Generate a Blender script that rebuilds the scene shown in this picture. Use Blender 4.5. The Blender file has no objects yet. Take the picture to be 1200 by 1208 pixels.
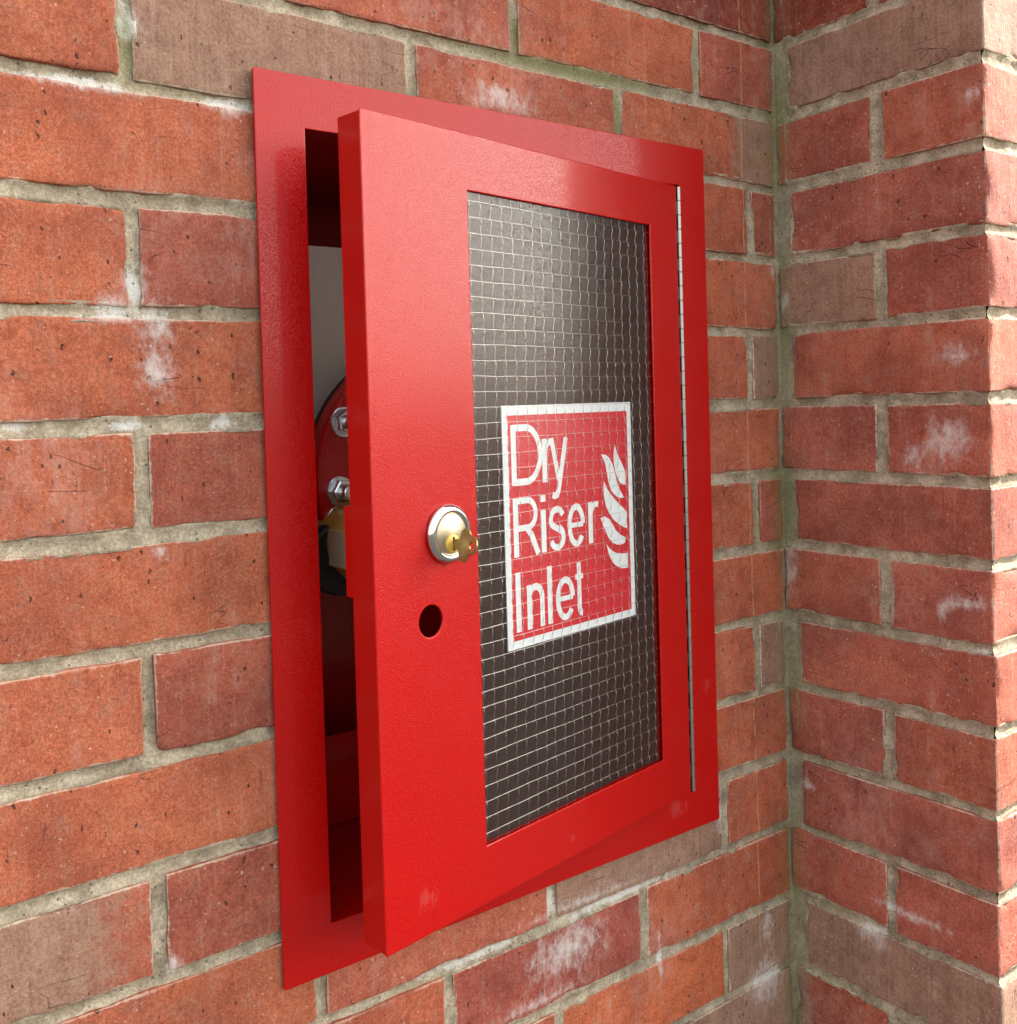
import bpy, bmesh, math, random
import numpy as np
from mathutils import Vector, noise, Matrix

# ------------------------------------------------------------------ camera, sky, sun, exposure
S = bpy.context.scene
COL = S.collection
ZO = 1400.0                       # mm: height of the wall datum (a bed joint) above the ground
R = math.radians
cam_d = bpy.data.cameras.new('camera')
cam = bpy.data.objects.new('camera', cam_d); COL.objects.link(cam)
cam.location = (-.8849, -.6577, -.2196 + ZO / 1000)
cam.rotation_euler = (1.5485, .03046, -.61092)
cam_d.sensor_fit = 'HORIZONTAL'; cam_d.sensor_width = 36
cam_d.lens = 36 * 1168.25 / 1200
cam_d.shift_x = (600 - 528.6) / 1200
cam_d.shift_y = -(604 - 507.2) / 1200
cam_d.clip_start = .02; cam_d.clip_end = 500
S.camera = cam

SUN_AZ, SUN_EL = 76.5, 30.0       # degrees right of the wall's outward normal; elevation
w = bpy.data.worlds.new('World'); S.world = w; w.use_nodes = True
nt = w.node_tree; nt.nodes.clear()
sky = nt.nodes.new('ShaderNodeTexSky'); sky.sky_type = 'NISHITA'; sky.sun_disc = False
sky.sun_elevation = R(SUN_EL); sky.sun_rotation = R(180 - SUN_AZ)
sky.air_density = 2.0; sky.dust_density = 3.0; sky.ozone_density = .6
hs = nt.nodes.new('ShaderNodeHueSaturation'); hs.inputs['Saturation'].default_value = .32
bg = nt.nodes.new('ShaderNodeBackground'); bg.inputs['Strength'].default_value = .12
wo = nt.nodes.new('ShaderNodeOutputWorld')
nt.links.new(sky.outputs[0], hs.inputs['Color']); nt.links.new(hs.outputs[0], bg.inputs[0])
nt.links.new(bg.outputs[0], wo.inputs[0])
sd = bpy.data.lights.new('sun', 'SUN'); sd.energy = 4.0; sd.angle = R(.5); sd.color = (1, .93, .82)
so = bpy.data.objects.new('sun', sd); COL.objects.link(so)
sv = Vector((math.sin(R(SUN_AZ)) * math.cos(R(SUN_EL)), -math.cos(R(SUN_AZ)) * math.cos(R(SUN_EL)), math.sin(R(SUN_EL))))
so.rotation_euler = sv.to_track_quat('Z', 'Y').to_euler(); so.location = sv * 20
S.view_settings.view_transform = 'Standard'; S.view_settings.look = 'None'
S.view_settings.exposure = 2.2; S.view_settings.gamma = 1

# ------------------------------------------------------------------ helpers
rnd = random.Random(7)

class NT:
    """small helper for building a node material"""
    def __init__(s, name):
        s.m = bpy.data.materials.new(name); s.m.use_nodes = True
        s.t = s.m.node_tree; s.t.nodes.clear()
        s.out = s.t.nodes.new('ShaderNodeOutputMaterial')
    def n(s, typ, **k):
        x = s.t.nodes.new(typ)
        for a, b in k.items(): setattr(x, a, b)
        return x
    def put(s, sock, v):
        if isinstance(v, bpy.types.NodeSocket): s.t.links.new(v, sock)
        elif v is not None: sock.default_value = v
    def math(s, op, a, b=None, c=None, clamp=False):
        x = s.n('ShaderNodeMath', operation=op, use_clamp=clamp)
        s.put(x.inputs[0], a)
        if b is not None: s.put(x.inputs[1], b)
        if c is not None: s.put(x.inputs[2], c)
        return x.outputs[0]
    def ramp(s, v, a, b, lo=0., hi=1.):
        x = s.n('ShaderNodeMapRange', interpolation_type='SMOOTHSTEP')
        s.put(x.inputs[0], v); s.put(x.inputs[1], a); s.put(x.inputs[2], b); s.put(x.inputs[3], lo); s.put(x.inputs[4], hi)
        return x.outputs[0]
    def mix(s, f, a, b, blend='MIX'):
        x = s.n('ShaderNodeMix', data_type='RGBA', blend_type=blend, clamp_factor=True)
        s.put(x.inputs[0], f); s.put(x.inputs[6], a); s.put(x.inputs[7], b)
        return x.outputs[2]
    def pos(s):
        return s.n('ShaderNodeNewGeometry').outputs['Position']
    def scale(s, v, xyz):
        x = s.n('ShaderNodeVectorMath', operation='MULTIPLY'); s.put(x.inputs[0], v); x.inputs[1].default_value = xyz
        return x.outputs[0]
    def noise(s, v, sc, det=3., rough=.55, dist=0.):
        x = s.n('ShaderNodeTexNoise'); s.put(x.inputs['Vector'], v)
        x.inputs['Scale'].default_value = sc; x.inputs['Detail'].default_value = det
        x.inputs['Roughness'].default_value = rough; x.inputs['Distortion'].default_value = dist
        return x.outputs[0]
    def voro(s, v, sc, out='Distance'):
        x = s.n('ShaderNodeTexVoronoi'); s.put(x.inputs['Vector'], v); x.inputs['Scale'].default_value = sc
        return x.outputs[out], x.outputs['Color']
    def attr(s, name, typ='GEOMETRY'):
        return s.n('ShaderNodeAttribute', attribute_name=name, attribute_type=typ)
    def bump(s, h, dist, strength=1., normal=None):
        x = s.n('ShaderNodeBump'); s.put(x.inputs['Height'], h); x.inputs['Distance'].default_value = dist
        x.inputs['Strength'].default_value = strength
        if normal is not None: s.put(x.inputs['Normal'], normal)
        return x.outputs[0]
    def bsdf(s, **k):
        x = s.n('ShaderNodeBsdfPrincipled')
        for a, b in k.items(): s.put(x.inputs[a.replace('_', ' ')], b)
        s.t.links.new(x.outputs[0], s.out.inputs[0])
        return x

# ------------------------------------------------------------------ materials
def rgb(v): return (v[0], v[1], v[2], 1)

def drip(m, P):
    """a thin rusty drip line running down the main wall"""
    sx = m.n('ShaderNodeSeparateXYZ'); m.put(sx.inputs[0], P)
    wob = m.noise(m.scale(P, (0, 0, 1)), 9., 3.)
    x0 = m.math('MULTIPLY_ADD', wob, .012, -.0535)
    d = m.math('ABSOLUTE', m.math('SUBTRACT', sx.outputs[0], x0))
    line = m.ramp(d, .0004, .0013, 1., 0.)
    gate = m.ramp(m.noise(P, 60., 2.), .32, .55)
    zg = m.ramp(sx.outputs[2], ZO / 1000 - .80, ZO / 1000 - .78)
    return m.math('MULTIPLY', m.math('MULTIPLY', line, gate), zg)

def brick_material():
    m = NT('weathered_red_brick'); P = m.pos()
    tint = m.n('ShaderNodeObjectInfo').outputs['Color']
    rv = m.n('ShaderNodeObjectInfo').outputs['Random']
    big = m.noise(P, 14., 4., .6); mid = m.noise(P, 70., 5., .65); fine = m.noise(P, 430., 5., .78)
    c = m.mix(m.ramp(big, .3, .7), m.mix(1., tint, (.74, .66, .66, 1), 'MULTIPLY'), m.mix(1., tint, (1.18, 1.14, 1.05, 1), 'MULTIPLY'))
    c = m.mix(m.ramp(mid, .46, .78, 0., .55), c, (.35, .17, .12, 1))
    c = m.mix(m.ramp(mid, .52, .26, 0., .5), c, m.mix(1., tint, (.55, .42, .42, 1), 'MULTIPLY'))
    # wire cut drag lines, vertical
    st = m.noise(m.scale(P, (1, 1, .035)), 330., 4., .6)
    c = m.mix(m.ramp(st, .55, .8, 0., .35), c, (.46, .25, .19, 1))
    c = m.mix(m.ramp(st, .42, .25, 0., .45), c, m.mix(1., tint, (.5, .42, .42, 1), 'MULTIPLY'))
    c = m.mix(m.ramp(fine, .34, .66), m.mix(1., c, (.74, .70, .69, 1), 'MULTIPLY'), m.mix(1., c, (1.20, 1.26, 1.28, 1), 'MULTIPLY'))
    vf = m.noise(P, 1300., 2., .6)
    c = m.mix(m.ramp(vf, .36, .64), m.mix(1., c, (.84, .81, .81, 1), 'MULTIPLY'), m.mix(1., c, (1.14, 1.18, 1.18, 1), 'MULTIPLY'))
    gr = m.attr('grey').outputs['Fac']
    gm = m.ramp(m.math('ADD', gr, m.math('MULTIPLY_ADD', mid, .7, -.35)), .3, .75)
    c = m.mix(m.math('MULTIPLY', gm, .76), c, m.mix(m.ramp(m.math('ADD', m.math('MULTIPLY', fine, .5), m.math('MULTIPLY_ADD', mid, .3, m.math('MULTIPLY', st, .2))), .36, .64), (.185, .118, .082, 1), (.385, .270, .195, 1)))
    # open pits and pale grit
    dn = m.n('ShaderNodeTexNoise'); m.put(dn.inputs['Vector'], P); dn.inputs['Scale'].default_value = 420.; dn.inputs['Detail'].default_value = 3.
    dv = m.n('ShaderNodeVectorMath', operation='MULTIPLY_ADD'); m.put(dv.inputs[0], dn.outputs['Color']); dv.inputs[1].default_value = (.0042, .0042, .0042); m.put(dv.inputs[2], P)
    Q = dv.outputs[0]
    pd, pc = m.voro(m.scale(Q, (1, 1, .55)), 200.)
    ps = m.n('ShaderNodeSeparateColor'); m.put(ps.inputs[0], pc)
    pit = m.math('MULTIPLY', m.ramp(m.math('SUBTRACT', pd, m.math('MULTIPLY', ps.outputs[1], .22)), .02, .14, 1., 0.), m.ramp(ps.outputs[0], .86, .90))
    pd3, pc3 = m.voro(m.scale(Q, (1, 1, .4)), 85.)
    ps3 = m.n('ShaderNodeSeparateColor'); m.put(ps3.inputs[0], pc3)
    pit3 = m.math('MULTIPLY', m.ramp(m.math('ADD', pd3, m.math('MULTIPLY', fine, .22)), .12, .20, 1., 0.), m.ramp(ps3.outputs[0], .94, .95))
    pit = m.math('MAXIMUM', pit, pit3)
    sp, sc = m.voro(Q, 300.)
    ss = m.n('ShaderNodeSeparateColor'); m.put(ss.inputs[0], sc)
    speck = m.math('MULTIPLY', m.ramp(m.math('ADD', sp, m.math('MULTIPLY', ss.outputs[1], .25)), .15, .42, 1., 0.), m.ramp(ss.outputs[0], .78, .9))
    c = m.mix(m.math('MULTIPLY', speck, .6), c, (.66, .48, .36, 1))
    c = m.mix(m.math('MULTIPLY', pit, .88), c, (.055, .022, .016, 1))
    # folds and creases in the clay
    cn = m.noise(m.scale(P, (.42, .42, 1.5)), 22., 2., .5, .5)
    cr = m.math('MULTIPLY', m.ramp(m.math('ABSOLUTE', m.math('SUBTRACT', cn, .5)), .0, .0045, 1., 0.), m.ramp(m.noise(P, 17., 2.), .57, .66))
    c = m.mix(m.math('MULTIPLY', cr, .38), c, (.12, .045, .032, 1))
    sn = m.noise(m.scale(Q, (1, 1, .10)), 210., 2., .5)
    scr = m.math('MULTIPLY', m.ramp(sn, .26, .20), m.ramp(m.noise(P, 60., 2.), .5, .6))
    c = m.mix(m.math('MULTIPLY', scr, .6), c, (.09, .034, .026, 1))
    # lime bloom, mortar smears
    wh = m.attr('white').outputs['Fac']
    wn = m.noise(m.scale(P, (1, 1, .6)), 130., 6., .78)
    wm = m.ramp(m.math('ADD', m.math('MULTIPLY', wh, .9), m.math('MULTIPLY_ADD', wn, 2.2, -1.1)), .22, 1.25)
    wm = m.math('MULTIPLY', wm, m.ramp(wh, .05, .35))
    c = m.mix(m.math('MULTIPLY', wm, .78), c, (.72, .67, .64, 1))
    veil = m.math('MULTIPLY', m.ramp(m.noise(P, 6.5, 3., .6), .50, .72), m.ramp(m.noise(m.scale(P, (1, 1, .5)), 90., 5., .75), .40, .62))
    c = m.mix(m.math('MULTIPLY', veil, .22), c, (.62, .46, .42, 1))
    ed = m.attr('edge').outputs['Fac']
    em = m.math('MULTIPLY', m.ramp(m.math('ADD', ed, m.math('MULTIPLY_ADD', m.noise(P, 150., 4., .75), 1.5, -.75)), .62, .95), m.ramp(m.noise(P, 9., 2.), .36, .56))
    c = m.mix(m.math('MULTIPLY', em, .78), c, (.62, .52, .40, 1))
    al = m.attr('algae').outputs['Fac']
    am = m.ramp(m.math('ADD', al, m.math('MULTIPLY_ADD', m.noise(P, 38., 5., .7), .8, -.4)), .2, 1.15)
    c = m.mix(m.math('MULTIPLY', am, .6), c, (.150, .140, .045, 1))
    c = m.mix(m.math('MULTIPLY', drip(m, P), .55), c, (.62, .36, .17, 1))
    # faint white run marks
    rn = m.noise(m.scale(P, (1, 1, .04)), 60., 3., .6)
    c = m.mix(m.math('MULTIPLY', m.math('MULTIPLY', m.ramp(rn, .55, .75), m.ramp(mid, .35, .65)), m.ramp(big, .42, .62, 0., .26)), c, (.55, .44, .38, 1))
    h = m.math('MULTIPLY', fine, .75)
    h = m.math('MULTIPLY_ADD', vf, .25, h)
    h = m.math('MULTIPLY_ADD', mid, .7, h)
    h = m.math('MULTIPLY_ADD', st, .30, h)
    h = m.math('MULTIPLY_ADD', pit, -.9, h)
    h = m.math('MULTIPLY_ADD', cr, -1.1, h); h = m.math('MULTIPLY_ADD', scr, -.8, h)
    h = m.math('MULTIPLY_ADD', speck, .3, h)
    m.bsdf(Base_Color=c, Roughness=.88, Normal=m.bump(h, .0011, 1.), Specular_IOR_Level=.25)
    return m.m

def mortar_material():
    m = NT('sandy_grey_mortar'); P = m.pos()
    a = m.noise(P, 45., 5., .65); b = m.noise(P, 420., 4., .7); g = m.noise(P, 1100., 2., .5)
    c = m.mix(m.ramp(a, .3, .72), (.29, .238, .172, 1), (.60, .518, .400, 1))
    c = m.mix(m.ramp(b, .35, .7, 0., .6), m.mix(1., c, (.7, .68, .64, 1), 'MULTIPLY'), m.mix(1., c, (1.35, 1.33, 1.3, 1), 'MULTIPLY'))
    wh = m.attr('white').outputs['Fac']
    wm = m.math('MULTIPLY', m.ramp(m.math('ADD', wh, m.math('MULTIPLY_ADD', m.noise(P, 150., 6., .78), 2.2, -1.1)), .42, .95), m.ramp(wh, .05, .3))
    c = m.mix(m.math('MULTIPLY', wm, .8), c, (.72, .70, .66, 1))
    al = m.attr('algae').outputs['Fac']
    am = m.ramp(m.math('ADD', al, m.math('MULTIPLY_ADD', a, 1.0, -.5)), .25, .9)
    c = m.mix(m.math('MULTIPLY', am, .72), c, m.mix(b, (.12, .125, .045, 1), (.235, .235, .085, 1)))
    pd, pc = m.voro(P, 240.); ps = m.n('ShaderNodeSeparateColor'); m.put(ps.inputs[0], pc)
    pit = m.math('MULTIPLY', m.ramp(pd, .08, .28, 1., 0.), m.ramp(ps.outputs[0], .78, .82))
    c = m.mix(m.math('MULTIPLY', pit, .6), c, (.075, .062, .048, 1))
    c = m.mix(m.math('MULTIPLY', drip(m, P), .4), c, (.62, .36, .17, 1))
    h = m.math('MULTIPLY_ADD', b, .9, m.math('MULTIPLY', g, .35)); h = m.math('MULTIPLY_ADD', a, .9, h)
    h = m.math('MULTIPLY_ADD', pit, -.7, h)
    m.bsdf(Base_Color=c, Roughness=.95, Normal=m.bump(h, .0014, 1.), Specular_IOR_Level=.2)
    return m.m

def red_paint():
    m = NT('red_powder_coat'); P = m.pos()
    a = m.noise(P, 1350., 1., .5); b = m.noise(P, 9., 3.)
    c = m.mix(b, (.41, .0012, .0008, 1), (.47, .0018, .0012, 1))
    # chalky scuffs
    sx = m.noise(m.scale(P, (1.6, 1, .6)), 55., 4., .7, .6)
    wh = None
    for (x, y, z, r) in ((-.170, -.006, -.612, .030), (-.498, -.066, -.572, .026), (-.335, -.038, -.585, .012), (-.128, -.006, -.50, .022)):
        d = m.n('ShaderNodeVectorMath', operation='DISTANCE'); m.put(d.inputs[0], P); d.inputs[1].default_value = (x, y, z + ZO / 1000)
        f = m.ramp(d.outputs['Value'], 0., r, 1., 0.)
        wh = f if wh is None else m.math('MAXIMUM', wh, f)
    sc = m.math('MULTIPLY', m.ramp(m.math('ADD', wh, m.math('MULTIPLY_ADD', sx, 2.4, -1.2)), .62, 1.15), m.ramp(wh, 0., .3))
    c = m.mix(m.math('MULTIPLY', sc, .15), c, (.50, .24, .22, 1))
    dust = m.math('MULTIPLY', m.ramp(m.noise(P, 300., 2., .8), .70, .76), .35)
    c = m.mix(dust, c, (.42, .05, .04, 1))
    ro = m.math('MULTIPLY_ADD', b, .04, .09)
    m.bsdf(Base_Color=c, Roughness=ro, Normal=m.bump(m.ramp(a, .46, .74), .00010, 1.), Specular_IOR_Level=.40)
    return m.m

def simple(name, col, rough=.5, metal=0., nscale=200., amt=.15, bump=.0002, spec=.5):
    m = NT(name); P = m.pos()
    a = m.noise(P, nscale, 4., .6)
    lo = tuple(x * (1 - amt) for x in col) + (1,); hi = tuple(min(1, x * (1 + amt)) for x in col) + (1,)
    m.bsdf(Base_Color=m.mix(a, lo, hi), Roughness=m.math('MULTIPLY_ADD', a, .15, rough - .07), Metallic=metal,
           Normal=m.bump(a, bump, 1.), Specular_IOR_Level=spec)
    return m.m

def wired_glass():
    m = NT('textured_wired_glass'); P = m.pos()
    a = m.noise(P, 620., 2., .6); b = m.noise(P, 1300., 2., .7)
    N = m.bump(m.math('MULTIPLY_ADD', b, .6, m.ramp(a, .5, .7)), .00010, 1.)
    tr = m.n('ShaderNodeBsdfTransparent'); tr.inputs[0].default_value = (.93, .93, .92, 1)
    df = m.n('ShaderNodeBsdfDiffuse'); df.inputs[0].default_value = (.15, .135, .125, 1); m.put(df.inputs['Normal'], N)
    gl = m.n('ShaderNodeBsdfGlossy'); gl.inputs['Roughness'].default_value = .06; m.put(gl.inputs['Normal'], N)
    fr = m.n('ShaderNodeFresnel'); fr.inputs[0].default_value = 1.5; m.put(fr.inputs['Normal'], N)
    front = m.math('SUBTRACT', 1., m.n('ShaderNodeNewGeometry').outputs['Backfacing'])
    ff = m.math('MULTIPLY', fr.outputs[0], front)
    m1 = m.n('ShaderNodeMixShader'); m1.inputs[0].default_value = .015
    m.t.links.new(tr.outputs[0], m1.inputs[1]); m.t.links.new(df.outputs[0], m1.inputs[2])
    m2 = m.n('ShaderNodeMixShader'); m.put(m2.inputs[0], ff)
    m.t.links.new(m1.outputs[0], m2.inputs[1]); m.t.links.new(gl.outputs[0], m2.inputs[2])
    clear = m.n('ShaderNodeBsdfTransparent'); m3 = m.n('ShaderNodeMixShader'); m.put(m3.inputs[0], front)
    m.t.links.new(clear.outputs[0], m3.inputs[1]); m.t.links.new(m2.outputs[0], m3.inputs[2])
    m.t.links.new(m3.outputs[0], m.out.inputs[0])
    return m.m

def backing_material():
    m = NT('added_obscuring_film'); P = m.pos(); a = m.noise(P, 900., 3., .8)
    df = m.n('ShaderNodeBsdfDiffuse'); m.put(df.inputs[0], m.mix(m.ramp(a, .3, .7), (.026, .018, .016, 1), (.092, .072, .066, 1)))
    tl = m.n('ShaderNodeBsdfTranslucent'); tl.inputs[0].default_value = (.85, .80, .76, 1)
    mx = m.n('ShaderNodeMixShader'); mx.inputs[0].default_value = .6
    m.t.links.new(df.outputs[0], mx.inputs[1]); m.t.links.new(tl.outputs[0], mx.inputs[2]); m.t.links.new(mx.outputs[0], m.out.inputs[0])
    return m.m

def pavement_material():
    m = NT('dark_asphalt'); P = m.pos()
    a = m.noise(P, 3., 5.); b = m.noise(P, 120., 4., .7)
    c = m.mix(a, (.038, .036, .034, 1), (.056, .053, .050, 1)); c = m.mix(m.ramp(b, .3, .7, 0., .4), c, (.03, .029, .028, 1))
    m.bsdf(Base_Color=c, Roughness=1., Normal=m.bump(b, .002, 1.), Specular_IOR_Level=.05)
    return m.m

BRICK = brick_material(); MORTAR = mortar_material(); RED = red_paint()
CHROME = simple('polished_chrome', (.74, .74, .74), .09, 1., 60., .05, .00002)
ZINC = simple('zinc_plated_steel', (.82, .84, .88), .24, 1., 300., .15, .0001)
BRASS = simple('worn_brass', (.72, .43, .09), .40, .3, 250., .25, .0002)
LIGHTENED_BRASS = simple('lightened_brass', (.62, .50, .34), .45, .1, 250., .25, .0003)  # lighter, less metallic brass; its colour makes up for missing light inside
FLANGE_RED = simple('brightened_red_paint', (.62, .004, .006), .25, 0., 90., .08, .0001)  # brighter copy of the red paint, makes up for the dim interior
OLDBRASS = simple('tarnished_brass', (.27, .19, .065), .34, .7, 250., .3, .0002)
NICKEL = simple('satin_nickel', (.58, .49, .36), .34, .85, 200., .12, .0001)
STEEL = simple('hinge_steel', (.44, .42, .40), .36, 1., 300., .15, .0001)
BLACK = simple('black_rubber', (.02, .02, .02), .55, 0., 200., .2, .0002)
DARK = simple('slot_shade', (.012, .010, .010), .7)
GREY = simple('grey_primer_board', (.66, .60, .52), .6, 0., 300., .12, .0003)
WIRE = simple('bright_wire', (.70, .69, .67), .28, 1., 500., .1, .00005)
WHITE = simple('white_print', (.80, .84, .86), .5, 0., 300., .05, .00005)
SIGNRED = simple('red_print', (.62, .006, .020), .5, 0., 300., .06, .00005)
BACKING = backing_material()
GLASS = wired_glass(); PAVE = pavement_material()

# ------------------------------------------------------------------ object helpers (all coordinates in mm, wall datum)
WPOS = {}
def wloc(o):
    return WPOS.get(o.name, Vector((0, 0, 0)))

def link(o, parent, world_mm):
    COL.objects.link(o)
    wp = Vector(world_mm)
    if parent is not None:
        o.parent = parent
        o.location = (wp - wloc(parent)) / 1000
    else:
        o.location = (wp + Vector((0, 0, ZO))) / 1000
    WPOS[o.name] = wp
    return o

def thing(name, label, cat, world_mm, group=None):
    o = bpy.data.objects.new(name, None); o.empty_display_size = .05
    link(o, None, world_mm); o['label'] = label; o['category'] = cat
    if group: o['group'] = group
    return o

def mesh(name, V, F, mat, smooth=False, attrs=None):
    me = bpy.data.meshes.new(name)
    me.from_pydata([tuple(v) for v in V], [], F); me.update()
    me.materials.append(mat)
    if smooth: me.polygons.foreach_set('use_smooth', [True] * len(me.polygons))
    for k, a in (attrs or {}).items():
        at = me.attributes.new(k, 'FLOAT', 'POINT'); at.data.foreach_set('value', np.asarray(a, dtype=np.float32))
    return me

def part(name, V, F, mat, parent, origin=None, smooth=False, attrs=None, label=None):
    """V in mm wall coordinates -> an object with its origin at `origin`"""
    V = np.asarray(V, dtype=float)
    og = np.asarray(origin if origin is not None else wloc(parent), dtype=float)
    me = mesh(name, (V - og) / 1000, F, mat, smooth, attrs)
    o = bpy.data.objects.new(name, me); link(o, parent, og)
    if label: o['label'] = label
    return o

class MB:
    def __init__(s): s.V = []; s.F = []
    def add(s, V, F):
        b = len(s.V); s.V += [tuple(v) for v in V]; s.F += [tuple(b + i for i in f) for f in F]
    def box(s, o, a, b, c, r=0):
        """box from corner o along edge vectors a, b, c"""
        o, a, b, c = map(np.array, (o, a, b, c))
        V = [o, o + a, o + a + b, o + b, o + c, o + a + c, o + a + b + c, o + b + c]
        F = [(0, 3, 2, 1), (4, 5, 6, 7), (0, 1, 5, 4), (1, 2, 6, 5), (2, 3, 7, 6), (3, 0, 4, 7)]
        if np.dot(np.cross(a, b), c) < 0: F = [f[::-1] for f in F]
        s.add(V, F)
    def lathe(s, centre, axis, prof, seg=48, close=True, ref=(0, 0, 1)):
        """prof: list of (distance along the axis, radius)"""
        ax = Vector(axis).normalized(); u = Vector(ref).cross(ax).normalized(); v = ax.cross(u)
        c = Vector(centre); V = []; F = []
        for (h, r) in prof:
            for k in range(seg):
                t = 2 * math.pi * k / seg
                V.append(tuple(c + ax * h + (u * math.cos(t) + v * math.sin(t)) * r))
        for i in range(len(prof) - 1):
            for k in range(seg):
                k2 = (k + 1) % seg
                F.append((i * seg + k, i * seg + k2, (i + 1) * seg + k2, (i + 1) * seg + k))
        if close:
            F.append(tuple(range(seg))[::-1]); F.append(tuple((len(prof) - 1) * seg + k for k in range(seg)))
        s.add(V, F)
    def tube(s, pts, r, seg=6):
        pts = [Vector(p) for p in pts]; n = len(pts); V = []; F = []
        for i, p in enumerate(pts):
            t = (pts[min(i + 1, n - 1)] - pts[max(i - 1, 0)]).normalized()
            u = t.cross(Vector((.31, .9, .17))).normalized(); v = t.cross(u)
            for k in range(seg):
                a = 2 * math.pi * k / seg; V.append(tuple(p + (u * math.cos(a) + v * math.sin(a)) * (r[i] if isinstance(r, list) else r)))
        for i in range(n - 1):
            for k in range(seg):
                k2 = (k + 1) % seg; F.append((i * seg + k, i * seg + k2, (i + 1) * seg + k2, (i + 1) * seg + k))
        F.append(tuple(range(seg))[::-1]); F.append(tuple((n - 1) * seg + k for k in range(seg)))
        s.add(V, F)
    def build(s, name, mat, parent, origin=None, smooth=False, label=None):
        return part(name, s.V, s.F, mat, parent, origin, smooth, None, label)

def sheet(loops, thick, bevel, frame, res=0):
    """a flat plate with holes: loops are lists of 2D points (first is the outline); frame maps (a, b, c) -> wall mm"""
    cu = bpy.data.curves.new('plate', 'CURVE'); cu.dimensions = '2D'; cu.fill_mode = 'BOTH'
    cu.extrude = max(thick / 2 - bevel, .01); cu.bevel_depth = bevel; cu.bevel_resolution = res
    for L in loops:
        sp = cu.splines.new('POLY'); sp.points.add(len(L) - 1); sp.use_cyclic_u = True
        for q, (a, b) in zip(sp.points, L): q.co = (a, b, 0, 1)
    ob = bpy.data.objects.new('plate', cu)
    me = bpy.data.meshes.new_from_object(ob)
    V = [frame(*v.co) for v in me.vertices]; F = [tuple(p.vertices) for p in me.polygons]
    bpy.data.objects.remove(ob); bpy.data.curves.remove(cu); bpy.data.meshes.remove(me)
    return V, F

def ngon(cx, cy, r, n, ph=0, rx=None):
    return [(cx + (rx or r) * math.cos(ph + 2 * math.pi * k / n), cy + r * math.sin(ph + 2 * math.pi * k / n)) for k in range(n)]

# ------------------------------------------------------------------ ground
me = mesh('pavement', [(-60, -60, 0), (60, -60, 0), (60, 60, 0), (-60, 60, 0)], [(0, 1, 2, 3)], PAVE)
g = bpy.data.objects.new('pavement', me); COL.objects.link(g); g['kind'] = 'structure'

# ------------------------------------------------------------------ stains: lime bloom, algae (positions on the walls, mm)
WH_MAIN = [(-707,-3,49,5),(-604,-3,25,7),(-673,42,10,16),(-676,-133,11,17),(-660,-158,13,19),(-662,-190,14,20),(-688,-146,18,8),(-691,-154,28,4),(-751,-223,14,4),(-683,-225,14,5),(-615,-225,12,7),(-663,-310,6,4),(-666,-592,5,9),(-679,-559,2,6),(-312,-702,48,24),(-361,40,40,12),(-290,-663,85,6),(-414,-674,72,5),(-330,-654,7,12),(-105,-635,6,25),(-40,-829,30,28),(-36,-774,10,18),(-343,-736,59,6),(-4,-86,6,10),(-195,-750,5,30),(-245,-675,80,5),(-255,14,26,6)]
WH_RET = [(-176,-263,24,24),(-144,-280,12,14),(-189,-411,26,8),(-169,-421,6,15),(-5,-400,9,30),(-90,-757,20,14),(-186,-186,18,10),(-20,-627,12,7),(-205,45,7,9),(-130,-723,49,5),(-204,-454,8,4),(-4,-120,5,14)]
def gauss(L, a, b):
    a = np.asarray(a, float); b = np.asarray(b, float); out = np.zeros_like(a)
    for (x, z, rx, rz) in L:
        out = np.maximum(out, np.exp(-((a - x) / (rx * 1.05)) ** 2 - ((b - z) / (rz * 1.05)) ** 2))
    return out
def algae_main(x, z):
    x = np.asarray(x, float); z = np.asarray(z, float)
    a = np.exp(-((x - 2) / 12) ** 2) * (.36 + .34 * np.sin(z / 43.) * np.sin(z / 91. + 2)) + .35 * np.exp(-((x + 12) / 45) ** 2)
    a = np.maximum(a, .95 * np.exp(-((z - 77) / 9) ** 2) * np.exp(-((x + 280) / 150) ** 2))
    a = np.maximum(a, .9 * np.exp(-((x + 224) / 9) ** 2 - ((z - 40) / 40) ** 2))
    a = np.maximum(a, .9 * np.exp(-((x + 342) / 9) ** 2 - ((z - 95) / 25) ** 2))
    a = np.maximum(a, .85 * np.exp(-((x + 675) / 9) ** 2 - ((z - 30) / 35) ** 2))
    a = np.maximum(a, .6 * np.exp(-((x + 113) / 9) ** 2 - ((z - 110) / 40) ** 2))
    a = np.maximum(a, .5 * np.exp(-((z - 2) / 8) ** 2 - ((x + 640) / 70) ** 2))
    a = np.maximum(a, .6 * np.exp(-((x + 38) / 8) ** 2) * (z < -300) * (z > -380))
    a = np.maximum(a, .5 * np.exp(-((x + 20) / 22) ** 2 - ((z + 40) / 45) ** 2))
    return np.clip(a, 0, 1)
def algae_ret(y, z):
    y = np.asarray(y, float); z = np.asarray(z, float)
    a = np.exp(-(y / 12) ** 2) * (.36 + .34 * np.sin(z / 51. + 1) * np.sin(z / 83.)) + .42 * np.exp(-((y + 10) / 34) ** 2) * (.7 + .3 * np.sin(z / 120.))
    a = np.maximum(a, .55 * np.exp(-((y + 40) / 60) ** 2) * np.exp(-((np.mod(z + 37.5, 75) - 37.5) / 9) ** 2) * (z < -480))
    return np.clip(a, 0, 1)

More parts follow.
